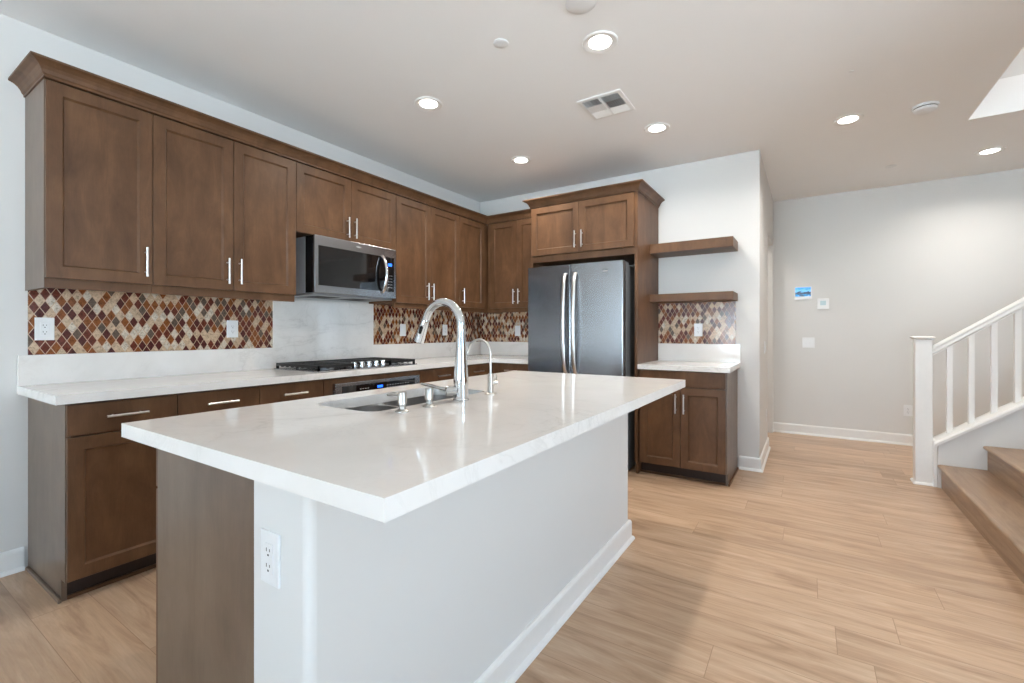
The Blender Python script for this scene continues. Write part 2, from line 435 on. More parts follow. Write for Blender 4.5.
# return wall with the passage opening behind the kitchen
DY0, DY1, DZ = 4.686, 5.50, 2.20
mb = MB(); mb.prism([(YB+0.12, 0), (DY0, 0), (DY0, DZ), (DY1, DZ), (DY1, 0), (YC, 0), (YC, H), (YB+0.12, H)], XE-0.12, XE, axis=0)
struct(mb, 'wall_return', M['wall'])
struct(MB().box(1.35, XR, YC, YC+0.15, 0, H), 'wall_far', M['wall'])
struct(MB().box(1.2, 1.35, YB+0.12, YC+0.15, 0, H), 'wall_passage', M['wall'])
def wall_with_windows(name, mp, u0, u1, z0, z1, wins):
    # a slab with rectangular openings, thickness 0.15 behind w = 0
    mb = MB(mp)
    us = sorted({u0, u1}|{w[0] for w in wins}|{w[1] for w in wins})
    for a, b in zip(us, us[1:]):
        w = [q for q in wins if q[0] <= a and b <= q[1]]
        if w: mb.box(a, b, -0.15, 0, z0, w[0][2]); mb.box(a, b, -0.15, 0, w[0][3], z1)
        else: mb.box(a, b, -0.15, 0, z0, z1)
    bmesh.ops.remove_doubles(mb.bm, verts=mb.bm.verts[:], dist=1e-5)
    return struct(mb, name, M['wall'])
mpS = mapY(YS, 1); mpE = mapX(XR, -1)
wall_with_windows('wall_left', mapA, YS-0.15, YB+0.12, 0, H, LWIN)
wall_with_windows('wall_south', mpS, 0, XR, 0, H, SWIN)
wall_with_windows('wall_right', mpE, YS-0.15, YC+0.15, 0, H, EWIN)
wn = 0
for mp, wins in ((mpS, SWIN), (mpE, EWIN), (mapA, LWIN)):
    for (a, b, c, d) in wins:
        wn += 1
        m = MB(mp); t = 0.06
        for q in ((a, b, c, c+t), (a, b, d-t, d), (a, a+t, c+t, d-t), (b-t, b, c+t, d-t), ((a+b)/2-t*0.6, (a+b)/2+t*0.6, c+t, d-t)):
            m.box(q[0], q[1], -0.11, -0.03, q[2], q[3])
        w = struct(m, 'window_%d' % wn, M['trim'])  # invented and out of view, sized to bring in daylight
        g = MB(mp).box(a+t, b-t, -0.078, -0.070, c+t, d-t)
        o = g.build('window_pane', M['glass'], w)
# stairwell shaft above the opening
ZS = 5.3
mb = MB(); mb.box(OX0-0.1, OX0, OY0-0.1, OY1+0.1, H+0.25, ZS); mb.box(OX1, OX1+0.1, OY0-0.1, OY1+0.1, H+0.25, ZS)
mb.box(OX0, OX1, OY0-0.1, OY0, H+0.25, ZS); mb.box(OX0, OX1, OY1, OY1+0.1, H+0.25, ZS); mb.box(OX0-0.1, OX1+0.1, OY0-0.1, OY1+0.1, ZS, ZS+0.1)
struct(mb, 'wall_stairwell', M['wall'])

BASEPROF = [(0.0, 0.0), (0.028, 0.0), (0.026, 0.010), (0.020, 0.018), (0.014, 0.020), (0.014, 0.098), (0.010, 0.108), (0.005, 0.112), (0.0, 0.112)]
def base_run(mb, path):
    # mitred baseboard along a floor path; the board lies on the left-hand side of the direction of travel
    P = [Vector((p[0], p[1])) for p in path]; rings = []
    for i, p in enumerate(P):
        d0 = (P[i]-P[i-1]).normalized() if i else None
        d1 = (P[i+1]-P[i]).normalized() if i < len(P)-1 else None
        if d0 is None: d0 = d1
        if d1 is None: d1 = d0
        n0 = Vector((-d0.y, d0.x)); n1 = Vector((-d1.y, d1.x)); m = (n0+n1); m = m/m.length; k = 1/max(0.3, m.dot(n0))
        rings.append([(p.x+m.x*k*w, p.y+m.y*k*w, z) for w, z in BASEPROF])
    mb.loft(rings, smooth=False)
def baseboard(name, path):
    mb = MB(); base_run(mb, path); return struct(mb, name, M['trim'])
baseboard('baseboard_left', [(0, -0.014), (0, LWIN[0][1])])
baseboard('baseboard_back', [(XE, DY0), (XE, YB), (2.812, YB)])
baseboard('baseboard_far', [(XR, YC), (1.36, YC)])
baseboard('baseboard_right', [(XR, YS), (XR, 1.3)])

# ------------------------------------------------------------------ hardware
def bar_pull(mp, parent, u, w, z, length=0.155, vertical=True, mat=None, r=0.0058):
    m = MB(mp); h = length/2; so = 0.030; ins = 0.026
    if vertical:
        m.tube([(u, w+so, z-h), (u, w+so, z-h+0.0008), (u, w+so, z+h-0.0008), (u, w+so, z+h)], [r*0.8, r, r, r*0.8], 12)
        for q in (z-h+ins, z+h-ins): m.tube([(u, w, q), (u, w+so, q)], 0.0042, 10)
    else:
        m.tube([(u-h, w+so, z), (u-h+0.0008, w+so, z), (u+h-0.0008, w+so, z), (u+h, w+so, z)], [r*0.8, r, r, r*0.8], 12)
        for q in (u-h+ins, u+h-ins): m.tube([(q, w, z), (q, w+so, z)], 0.0042, 10)
    return m.build('handle', mat or M['pull'], parent)
def door(mp, root, u0, u1, z0, z1, w0, hu=None, hz=None, gap=0.0015, hlen=0.155):
    m = MB(mp).shaker(u0+gap, u1-gap, z0, z1, w0, w0+0.020)
    d = m.build('door', M['wood'], root)
    if hu is not None: bar_pull(mp, d, hu, w0+0.020, hz, hlen)
    return d
def drawer(mp, root, u0, u1, z0, z1, w0, pull=True, gap=0.0015, name='drawer', hl=0.155, hu=None):
    d = MB(mp).box(u0+gap, u1-gap, w0, w0+0.020, z0, z1, 0.002).build(name, M['wood'], root)
    if pull: bar_pull(mp, d, (u0+u1)/2 if hu is None else hu, w0+0.020, (z0+z1)/2+0.004, hl, False)
    return d

# ------------------------------------------------------------------ upper cabinets
ZUB, ZUD, ZUT, ZCR = 1.392, 1.438, 2.352, 2.431
UW = 0.330
def upper(mp, label, u0, u1, doors, z0=None, left_end=False, light_rail=True, rail_ext=0.0):
    loc = mp(((u0+u1)/2, 0, ZUB if z0 is None else z0))
    r = thing('upper_cabinet', label, 'cabinet', loc, 'upper cabinets')
    zb = ZUD-0.002 if z0 is None else z0-0.002
    e = 0.0008
    MB(mp).box(u0+e, u1-e, 0.001, UW, zb, 2.359).build('cabinet_box', M['wood'], r)
    if left_end: MB(mp).box(u0-0.0012, u0+e-0.0001, 0.001, UW, ZUB, 2.3585).build('side_panel', M['panel_wood'], r)
    if z0 is None and light_rail:
        m = MB(mp)
        m.box(u0+e, u1-e, UW-0.022, UW, ZUB, zb)
        if left_end: m.box(u0+e, u0+0.020, 0.022, UW-0.022, ZUB, zb)
        m.build('light_rail', M['wood'], r)
    for d in doors:
        door(mp, r, d[0], d[1], d[4] if len(d) > 4 else ZUD, ZUT, UW, d[2], d[3])
    return r
upper(mapA, 'single-door brown wall cabinet at the left end of the row, above the left outlet', -0.008, 0.401, [(-0.008, 0.401, 0.367, 1.554)], left_end=True)
upper(mapA, 'brown wall cabinet with two tall doors just left of the microwave', 0.401, 1.213, [(0.401, 0.809, 0.771, 1.552), (0.809, 1.213, 0.841, 1.555)])
upper(mapA, 'short brown two-door cabinet directly above the microwave', 1.213, 2.112, [(1.213, 1.660, 1.622, 1.978, 1.876), (1.660, 2.112, 1.688, 1.982, 1.876)], z0=1.876)
upper(mapA, 'brown wall cabinet with two tall doors just right of the microwave', 2.112, 2.957, [(2.115, 2.540, 2.483, 1.555), (2.540, 2.957, 2.549, 1.555)])
upper(mapA, 'single-door brown wall cabinet on the cooktop wall next to the room corner', 2.957, YB-0.012, [(2.957, 3.378, 2.995, 1.55)])
r = upper(mapB, 'brown corner wall cabinet with two doors beside the refrigerator', 0.352, 1.084, [(0.395, 0.745, 0.715, 1.555), (0.745, 1.082, 0.776, 1.555)])
# crown moulding, mitred round both rows
CPROF = [(-0.0205, 0.0), (0.0, 0.0), (0.006, 0.0), (0.006, 0.010), (0.012, 0.016), (0.017, 0.030), (0.026, 0.044), (0.040, 0.055), (0.052, 0.060), (0.058, 0.062), (0.058, 0.072), (-0.0205, 0.072)]
def crown(path, z, side=1):
    mb = MB(); P = [Vector((p[0], p[1])) for p in path]; rings = []
    for i in range(len(P)):
        d0 = (P[i]-P[i-1]).normalized() if i else None
        d1 = (P[i+1]-P[i]).normalized() if i < len(P)-1 else None
        if d0 is None: d0 = d1
        if d1 is None: d1 = d0
        n0 = Vector((d0.y, -d0.x))*side; n1 = Vector((d1.y, -d1.x))*side; m = (n0+n1); m /= m.length; k = 1/max(0.3, m.dot(n0))
        rings.append([(P[i].x+m.x*k*w, P[i].y+m.y*k*w, z+h) for w, h in CPROF])
    mb.loft(rings, smooth=False)
    return mb
crown([(0.001, -0.009), (UW+0.021, -0.009), (UW+0.021, YB-UW-0.021), (1.083, YB-UW-0.021)], 2.359) \
    .build('crown_molding', M['wood'])
tag(bpy.data.objects['crown_molding'], 'brown cove crown moulding running along the tops of the wall cabinets', 'moulding')

# ------------------------------------------------------------------ base cabinets
BW = 0.600; TK = 0.535; TKZ = 0.10
def base(mp, label, u0, u1, z_dr=(0.733, 0.868), drawers=(), doors=(), end0=False, end1=False, kick=True, name='base_cabinet', group='base cabinets', box_hi=CB, zdoor=0.725, pulls=True, bw=BW, tk=TK, w_back=0.001, shoe=True):
    loc = mp(((u0+u1)/2, w_back, 0))
    r = thing(name, label, 'cabinet', loc, group)
    e = 0.0008
    a = u0+e+(0.019 if end0 else 0); b = u1-e-(0.019 if end1 else 0)
    MB(mp).box(a, b, w_back, bw, TKZ, box_hi-0.001).build('cabinet_box', M['wood'], r)
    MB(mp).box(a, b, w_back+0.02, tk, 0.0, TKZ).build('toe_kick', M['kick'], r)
    if shoe: MB(mp).box(a, b, tk, tk+0.012, 0.0, 0.018, 0.003).build('shoe_molding', M['wood'], r)
    prof = [(w_back, 0), (tk+0.012, 0), (tk+0.012, TKZ-0.002), (bw+0.0, TKZ-0.002), (bw+0.0, box_hi-0.001), (w_back, box_hi-0.001)]
    for on, x0, x1 in ((end0, u0+e, u0+0.019), (end1, u1-0.019, u1-e)):
        if on: MB(mp).prism(prof, x0, x1, axis=0).build('side_panel', M['panel_wood'], r)
    for d in drawers: drawer(mp, r, d[0], d[1], z_dr[0], z_dr[1], bw, pulls)
    for d in doors: door(mp, r, d[0], d[1], 0.103, zdoor, bw, d[2], d[3])
    return r
r = base(mapA, 'brown base cabinet at the left end of the counter, its door in full view', 0.0, 0.411, drawers=[(0.002, 0.411)], doors=[(0.002, 0.411, 0.375, 0.60)], end0=True)
MB(mapA).box(-0.012, 0.0, 0.03, TK+0.024, 0.0, 0.018, 0.003).build('end_shoe_molding', M['panel_wood'], r)
base(mapA, 'brown base cabinet second from the left, drawer over door', 0.411, 0.822, drawers=[(0.411, 0.822)], doors=[(0.411, 0.822, 0.785, 0.60)])
base(mapA, 'brown base cabinet third from the left, just left of the oven', 0.822, 1.237, drawers=[(0.822, 1.237)], doors=[(0.822, 1.237, 0.860, 0.60)])
base(mapA, 'brown base cabinet just right of the oven', 2.119, 2.665, drawers=[(2.119, 2.665)], doors=[(2.119, 2.392, 2.36, 0.60), (2.392, 2.665, 2.43, 0.60)])
base(mapA, 'brown base cabinet in the corner of the counter', 2.665, 3.136, drawers=[(2.665, 3.120)], doors=[(2.665, 3.120, 2.70, 0.60)])
base(mapB, 'brown base cabinet between the room corner and the refrigerator', BW+0.003, 1.084, drawers=[(0.650, 1.082)], doors=[(0.650, 1.082, 1.045, 0.60)])
# oven housing and oven
r = thing('oven_cabinet', 'brown cabinet surround that holds the built-in oven under the cooktop', 'cabinet', (0.3, 1.678, 0), 'base cabinets')
m = MB(mapA); m.box(1.238, 2.118, 0.001, TK, TKZ, 0.16); m.box(1.238, 1.256, 0.001, BW, 0.16, CB-0.03); m.box(2.100, 2.118, 0.001, BW, 0.16, CB-0.03)
m.box(1.238, 2.118, 0.001, BW, CB-0.030, CB-0.001)
m.build('cabinet_box', M['wood'], r)
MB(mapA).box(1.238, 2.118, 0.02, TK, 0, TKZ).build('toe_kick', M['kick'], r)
m = MB(mapA)
m.plate([(1.2385, 0.103), (2.1175, 0.103), (2.1175, 0.868), (1.2385, 0.868)], [[(1.310, 0.16), (2.085, 0.16), (2.085, 0.834), (1.310, 0.834)]], 0, 0.020)
for v in m.bm.verts:   # the plate was laid out as (y, z, thickness)
    v.co = (BW+v.co.z, v.co.y, v.co.x)
m.build('face_panel', M['wood'], r)

OF = BW+0.020   # face of the surround
r = thing('wall_oven', 'stainless built-in oven with black control strip under the cooktop', 'oven', (0.3, 1.678, 0.165))
MB(mapA).box(1.262, 2.096, 0.05, OF-0.03, 0.165, 0.838).build('oven_body', M['grey_panel'], r)
m = MB(mapA); o0, o1 = 1.302, 2.088
m.box(o0, o1, OF+0.001, OF+0.030, 0.700, 0.836, 0.003)
cp = m.build('control_panel', M['steel'], r)
MB(mapA).box(o0+0.055, o1-0.055, OF+0.0305, OF+0.0325, 0.712, 0.813, 0.0008).build('control_glass', M['black_glass'], cp)
m = MB(mapA); m.box(1.655, 1.705, OF+0.0328, OF+0.0334, 0.776, 0.794); m.build('display', M['blue_led'], cp)
m = MB(mapA)
for k in range(9):
    for j in range(3): m.box(1.745+k*0.026, 1.755+k*0.026, OF+0.0328, OF+0.0334, 0.750+j*0.018, 0.753+j*0.018)
m.build('keypad', M['mark'], cp); m = MB(mapA)
for k in range(4): m.box(1.50+k*0.022, 1.512+k*0.022, OF+0.0328, OF+0.0334, 0.781, 0.785)
m.build('keypad', M['mark'], cp)
m = MB(mapA); m.box(o0, o1, OF+0.001, OF+0.034, 0.165, 0.694, 0.003)
d = m.build('oven_door', M['steel'], r)
MB(mapA).box(o0+0.08, o1-0.08, OF+0.0345, OF+0.036, 0.24, 0.60, 0.0005).build('door_window', M['black_glass'], d)
m = MB(mapA); m.tube([(o0+0.04, OF+0.080, 0.655), (o1-0.04, OF+0.080, 0.655)], 0.011, 14)
for q in (o0+0.08, o1-0.08): m.tube([(q, OF+0.034, 0.655), (q, OF+0.080, 0.655)], 0.008, 10)
m.build('door_handle', M['steel'], d)

# right-hand base cabinet beside the refrigerator panel
r = base(mapB, 'brown two-door base cabinet right of the refrigerator, under the white counter', 2.120, 2.798, doors=[(2.130, 2.458, 2.424, 0.614), (2.458, 2.790, 2.488, 0.614)], zdoor=0.742, end1=True)
MB(mapB).box(2.1315, 2.7885, BW, BW+0.020, 0.749, 0.868, 0.002).build('false_drawer_front', M['wood'], r)
MB(mapB).box(2.798, 2.810, 0.03, TK+0.024, 0.0, 0.018, 0.003).build('end_shoe_molding', M['wood'], r)

# ------------------------------------------------------------------ refrigerator enclosure
FW = 0.6325
r = thing('refrigerator_cabinet', 'tall brown cabinet surround with two doors above the refrigerator', 'cabinet', (1.6, YB-0.3, 0))
MB(mapB).box(1.086, 1.104, 0.001, FW-0.02, 0, 2.359).build('side_panel', M['wood'], r)
MB(mapB).box(2.094, 2.117, 0.001, FW-0.02, 0, 2.359).build('side_panel', M['wood'], r)
MB(mapB).box(1.105, 2.093, 0.001, FW-0.021, 1.838, 2.359).build('cabinet_box', M['wood'], r)
m = MB(mapB); m.box(1.086, 1.106, FW-0.0195, FW-0.002, 0.0, 2.359); m.box(2.092, 2.117, FW-0.0195, FW-0.002, 0.10, 2.359)
m.box(1.106, 2.092, FW-0.0195, FW-0.002, 1.838, 1.893)
m.build('face_frame', M['wood'], r)
door(mapB, r, 1.098, 1.590, 1.899, 2.350, FW-0.002, 1.560, 2.012, hlen=0.152)
door(mapB, r, 1.590, 2.092, 1.899, 2.350, FW-0.002, 1.626, 2.011, hlen=0.152)
crown([(1.085, YB-UW-0.081), (1.085, YB-FW-0.002), (2.118, YB-FW-0.002), (2.118, YB-0.001)][::1], 2.359, 1)\
    .build('crown_molding', M['wood'], r)

# ------------------------------------------------------------------ refrigerator
FX0, FX1, FY = 1.142, 2.045, 2.970
r = thing('refrigerator', 'stainless french-door refrigerator standing in the brown cabinet surround', 'refrigerator', ((FX0+FX1)/2, 3.4, 0))
m = MB(); m.box(FX0+0.006, FX1-0.006, FY+0.075, YB-0.03, 0.02, 1.745, 0.006); m.build('fridge_body', M['grey_panel'], r)
for q in (FX0+0.05, FX1-0.05): MB().box(q-0.045, q+0.045, FY+0.075, FY+0.16, 1.7455, 1.768, 0.004).build('hinge_cover', M['grey_panel'], r)
MB().box(FX0+0.02, FX1-0.02, FY+0.05, FY+0.09, 0.0, 0.05).build('base_grille', M['black'], r)
xm = 1.577
def fridge_front(u0, u1, z0, z1):
    # gently bowed front
    n = 14; poly = []
    L_ = u1-u0; ts = [0, 0.001/L_, 0.003/L_, 0.006/L_]+[k/n for k in range(1, n)]+[1-0.006/L_, 1-0.003/L_, 1-0.001/L_, 1]
    for t in ts:
        x = u0+(u1-u0)*t; g = (x-FX0)/(FX1-FX0)
        e = min(t, 1-t)*(u1-u0); rd = 0.006; c = rd-math.sqrt(max(0, rd*rd-(rd-min(e, rd))**2))
        poly.append((x, FY+0.004*(2*g-1)**2+c))
    poly += [(u1, FY+0.068), (u0, FY+0.068)]
    mb = MB(); mb.prism(poly, z0, z1, axis=2); return mb
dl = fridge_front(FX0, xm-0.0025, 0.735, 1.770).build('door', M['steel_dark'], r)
dr = fridge_front(xm+0.0025, FX1, 0.735, 1.770).build('door', M['steel'], r)
fz = fridge_front(FX0, FX1, 0.065, 0.725).build('freezer_drawer', M['steel'], r)
def bow_handle(x, z0, z1, parent, mat=None):
    pts = []; n = 16
    for i in range(n+1):
        t = i/n; z = z0+(z1-z0)*t; y = FY-0.026-0.040*math.sin(PI*t)**0.8
        pts.append((x, y, z))
    pts = [(x, FY+0.002, z0)]+[(x, FY-0.014, z0)]+pts[1:-1]+[(x, FY-0.014, z1), (x, FY+0.002, z1)]
    MB().tube(pts, 0.0105, 14, 1.5).build('door_handle', M['pull'], parent)
bow_handle(xm-0.045, 0.83, 1.690, dl); bow_handle(xm+0.050, 0.83, 1.690, dr)
pts = [(FX0+0.10+(FX1-FX0-0.20)*i/14, FY-0.03-0.03*math.sin(PI*i/14)**0.8, 0.655) for i in range(15)]
pts = [(pts[0][0], FY+0.002, 0.655)]+pts+[(pts[-1][0], FY+0.002, 0.655)]
MB().tube(pts, 0.0105, 14).build('door_handle', M['pull'], fz)
def text_mesh(txt, size, mat, parent, place, depth=0.0006, name='lettering'):
    cu = bpy.data.curves.new('t', 'FONT'); cu.body = txt; cu.size = size; cu.extrude = depth; cu.align_x = 'CENTER'; cu.align_y = 'CENTER'
    ob = bpy.data.objects.new('t', cu); COL.objects.link(ob)
    dg = bpy.context.evaluated_depsgraph_get(); me = bpy.data.meshes.new_from_object(ob.evaluated_get(dg))
    COL.objects.unlink(ob); bpy.data.objects.remove(ob); me.name = name
    root = parent
    while root.type != 'EMPTY': root = root.parent
    for v in me.vertices: v.co = Vector(place(v.co[:]))-root.location
    me.materials.clear(); me.materials.append(mat)
    o = bpy.data.objects.new(name, me); COL.objects.link(o); o.parent = parent; return o
mb = MB(); mb.lathe((1.892, FY+0.0005, 1.692), [(0.004, 0.0), (0.012, -0.0012)], 18, 'w')
for v in mb.bm.verts: v.co.x = 1.892+(v.co.x-1.892)*2.2; v.co.z = 1.692+(v.co.z-1.692)*0.45
mb.build('badge', M['mark'], dr)

# ------------------------------------------------------------------ microwave
r = thing('microwave_oven', 'stainless over-the-range microwave with black glass door above the cooktop', 'microwave', (0.2, 1.6755, 1.45))
u0, u1 = 1.304, 2.047
MB(mapA).box(u0+0.002, u1-0.002, 0.001, 0.312, 1.462, 1.862, 0.002).build('microwave_body', plain('silver_painted_steel', srgb(205, 208, 212), 0.3, 0.35), r)  # pale colour stands in for daylight reflected on the steel side
MB(mapA).box(u0+0.001, u1-0.001, 0.312, 0.400, 1.462, 1.862).build('door_gasket', M['black'], r)
m = MB(mapA); m.box(u0, u1, 0.400, 0.420, 1.459, 1.865, 0.004); fr = m.build('front_frame', M['steel'], r)
MB(mapA).box(u0+0.030, 2.024, 0.4203, 0.4225, 1.514, 1.794, 0.001).build('door_glass', M['black_glass'], fr)
m = MB(mapA); m.box(1.918, 1.921, 0.4202, 0.4206, 1.460, 1.864); m.build('door_seam', M['dark_slot'], fr)
m = MB(mapA); m.box(1.962, 2.000, 0.4227, 0.4232, 1.722, 1.744); m.build('display', M['blue_led'], fr)
m = MB(mapA)
for j in range(5):
    for k in range(3): m.box(1.958+k*0.018, 1.966+k*0.018, 0.4227, 0.4231, 1.545+j*0.024, 1.549+j*0.024)
m.build('keypad', M['mark'], fr)
pts = []
for i in range(17):
    t = i/16; pts.append((1.898, 0.432+0.048*math.sin(PI*t)**0.7, 1.505+0.285*t))
pts = [(1.898, 0.421, 1.505)]+pts+[(1.898, 0.421, 1.790)]
MB(mapA).tube(pts, 0.0115, 14, 1.3).build('door_handle', M['chrome'], fr)
m = MB(mapA); m.box(u0+0.01, u1-0.01, 0.03, 0.385, 1.447, 1.461, 0.003); v_ = m.build('bottom_vent', M['grey_panel'], r)
for k in range(2):
    m = MB(mapA)
    for j in range(9): m.box(1.40+k*0.32, 1.60+k*0.32, 0.10+j*0.024, 0.112+j*0.024, 1.4455, 1.4468)
    m.build('vent_slots', M['dark_slot'], v_)
mb = MB(mapA); mb.lathe((1.672, 0.4203, 1.832), [(0.004, 0.0), (0.010, 0.0010)], 18, 'w')
for v in mb.bm.verts: v.co.y = 1.672+(v.co.y-1.672)*2.4; v.co.z = 1.832+(v.co.z-1.832)*0.5
mb.build('badge', M['mark'], fr)

# ------------------------------------------------------------------ wall counter, splashbacks, mosaic
CD = 0.6394
E0 = 0.0006
m = MB(); m.prism([(0.001, -0.037), (CD, -0.037), (CD, YB-CD), (1.083, YB-CD), (1.083, YB-0.001), (0.001, YB-0.001)], CB, CT, axis=2)
tag(m.build('countertop', M['quartz']), 'long white quartz countertop along the cooktop wall, turning the corner', 'countertop', 'white quartz counters')
m = MB(); m.prism([(2.118, YB-CD), (2.820, YB-CD), (2.820, YB-0.001), (2.118, YB-0.001)], CB, CT, axis=2)
tag(m.build('countertop', M['quartz']), 'small white quartz countertop right of the refrigerator', 'countertop', 'white quartz counters')
ZS1 = 1.069
m = MB(mapA)
m.prism([(-0.036, CT+E0), (YB-0.001, CT+E0), (YB-0.001, ZS1), (2.150, ZS1), (2.150, 1.4352), (1.241, 1.4352), (1.241, ZS1), (-0.036, ZS1)], 0.001, 0.020, axis=1)
tag(m.build('stone_backsplash', M['quartz']), 'white quartz splashback behind the cooktop, rising to the microwave', 'backsplash', 'stone splashbacks')
m = MB(mapB); m.box(0.021, 1.083, 0.001, 0.020, CT+E0, ZS1)
tag(m.build('stone_backsplash', M['quartz']), 'low white quartz splashback between the room corner and the refrigerator', 'backsplash', 'stone splashbacks')
m = MB(mapB); m.box(2.119, 2.820, 0.001, 0.020, CT+E0, 1.076)
tag(m.build('stone_backsplash', M['quartz']), 'low white quartz splashback on the small counter right of the refrigerator', 'backsplash', 'stone splashbacks')
g = 'harlequin mosaic panels'
m = MB(mapA); m.box(0.0, 1.240, 0.001, 0.010, ZS1+E0, 1.4355)
tag(m.build('mosaic_tile_panel', M['mosaic_y']), 'brown and cream diamond mosaic left of the cooktop, with two outlets', 'backsplash', g)
m = MB(mapA); m.box(2.151, YB-0.001, 0.001, 0.010, ZS1+E0, 1.4355)
tag(m.build('mosaic_tile_panel', M['mosaic_y']), 'brown diamond mosaic right of the cooktop, seen behind the tall faucet', 'backsplash', g)
m = MB(mapB); m.box(0.0105, 1.083, 0.001, 0.010, ZS1+E0, 1.4355)
tag(m.build('mosaic_tile_panel', M['mosaic_x']), 'brown diamond mosaic between the room corner and the refrigerator', 'backsplash', g)
m = MB(mapB); m.box(2.119, 2.783, 0.001, 0.010, 1.0766, 1.450)
tag(m.build('mosaic_tile_panel', M['mosaic_x']), 'glossy diamond mosaic under the lower floating shelf', 'backsplash', g)
# floating shelves
for z0, z1, lb in ((1.884, 1.966, 'upper brown floating shelf right of the refrigerator'), (1.4515, 1.518, 'lower brown floating shelf, directly above the small diamond mosaic')):
    m = MB(mapB); m.box(2.119, 2.800, 0.001, 0.298, z0, z1, 0.0015)
    tag(m.build('floating_shelf', M['wood']), lb, 'shelf', 'floating shelves')

# ------------------------------------------------------------------ outlets and switches
def outlet(mp, u, z, w0, label, kind='outlet', wide=0.072, tall=0.116, ball=None):
    nm = {'outlet': 'power_outlet', 'switch': 'light_switch'}[kind]
    r = thing(nm, label, 'outlet' if kind == 'outlet' else 'switch', mp((u, w0, z-tall/2)), 'white outlets and switches')
    MB(mp).box(u-wide/2, u+wide/2, w0+0.0004, w0+0.006, z-tall/2, z+tall/2, 0.002).build('cover_plate', M['plastic'], r)
    n = 1 if wide < 0.1 else 2
    for i in range(n):
        c = u+(i-(n-1)/2)*0.046
        ins = MB(mp).box(c-0.0165, c+0.0165, w0+0.0062, w0+0.0085, z-0.033, z+0.033, 0.0008).build('outlet_face' if kind == 'outlet' else 'rocker', M['plastic'], r)
        if kind == 'outlet':
            m = MB(mp)
            for q in (-0.018, 0.016):
                m.box(c-0.0075, c-0.0055, w0+0.0086, w0+0.0090, z+q-0.001, z+q+0.007); m.box(c+0.0050, c+0.0070, w0+0.0086, w0+0.0090, z+q, z+q+0.006)
                m.box(c-0.0025, c+0.0025, w0+0.0086, w0+0.0090, z+q-0.010, z+q-0.006)
            m.build('slots', M['dark_slot'], ins)
    return r
outlet(mapA, 0.058, 1.201, 0.010, 'white outlet at the far left end of the diamond mosaic')
outlet(mapA, 0.962, 1.205, 0.010, 'white outlet on the diamond mosaic just left of the cooktop')
outlet(mapA, 2.510, 1.202, 0.010, 'white switch on the mosaic just right of the cooktop, left of the faucet arch', 'switch')
outlet(mapA, 3.114, 1.204, 0.010, 'white outlet on the mosaic seen through the arch of the tall faucet')
outlet(mapB, 0.542, 1.196, 0.010, 'white switch on the mosaic beside the refrigerator', 'switch')
outlet(mapB, 2.478, 1.202, 0.010, 'white outlet on the small mosaic under the floating shelf')
mpI = mapY(-0.055, -1)
outlet(mpI, 2.314, 0.690, 0.0, 'white outlet on the white end wall of the island')
mpF = mapY(YC, -1)
outlet(mpF, 4.198, 0.362, 0.0, 'low white outlet on the far wall beside the newel post')
outlet(mpF, 3.320, 1.060, 0.0, 'double white light switch on the far wall below the thermostat', 'switch', wide=0.118)
mpR = mapX(XE, 1)
outlet(mpR, 4.27, 1.04, 0.0, 'white switch on the passage side of the kitchen end wall', 'switch')
outlet(mpR, 4.47, 0.368, 0.0, 'low white outlet on the passage side of the kitchen end wall')
r = thing('wall_tablet', 'small wall screen showing a blue lake picture on the far wall', 'screen', (3.266, YC, 1.562))
MB(mpF).box(3.184, 3.352, 0.0004, 0.018, 1.555, 1.705, 0.003).build('screen_frame', M['plastic'], r)
MB(mpF).box(3.190, 3.343, 0.0182, 0.0192, 1.592, 1.696).build('screen', M['screen'], r)
r = thing('thermostat', 'white thermostat on the far wall, right of the wall screen', 'thermostat', (3.459, YC, 1.44))
MB(mpF).box(3.405, 3.515, 0.0004, 0.022, 1.445, 1.560, 0.004).build('housing', M['plastic'], r)
MB(mpF).box(3.432, 3.486, 0.0223, 0.0230, 1.485, 1.535).build('display', plain('pale_blue_lcd', srgb(190, 215, 222), 0.3), r)

# ------------------------------------------------------------------ cooktop
r = thing('gas_cooktop', 'stainless gas cooktop with black iron grates set in the left wall counter', 'cooktop', (0.345, 1.655, CT))
gx0, gx1, gy0, gy1 = 0.085, 0.610, 1.205, 2.100
MB().box(gx0, gx1, gy0, gy1, CT+0.0004, CT+0.009, 0.003).build('steel_tray', M['steel'], r)
def grate(y0, y1, x0, x1):
    m = MB(); z0, z1 = 0.943, 0.963; t = 0.014
    for q in (x0, x1-t): m.box(q, q+t, y0, y1, z0, z1, 0.002)
    for q in (y0, y1-t): m.box(x0, x1, q, q+t, z0, z1, 0.002)
    n = 6
    for k in range(1, n):
        y = y0+(y1-y0)*k/n; m.box(x0+t, x1-t, y-0.0045, y+0.0045, z0+0.002, z1, 0.0015)
    xm_ = (x0+x1)/2; m.box(xm_-0.006, xm_+0.006, y0, y1, z0, z1, 0.002)
    k = 9
    for i in range(k):
        x = x0+(x1-x0-t)*i/(k-1)
        for q in (y0, y1-t): m.box(x, x+t, q, q+t, CT+0.009 if i % 4 == 0 else 0.938, z0)
    for i in range(5):
        y = y0+(y1-y0-t)*i/4
        for q in (x0, x1-t): m.box(q, q+t, y, y+t, CT+0.009 if i % 4 == 0 else 0.938, z0)
    return m.build('grate', M['iron'], r)
grate(1.215, 1.500, 0.100, 0.596); grate(1.504, 1.822, 0.100, 0.480); grate(1.826, 2.090, 0.100, 0.596)
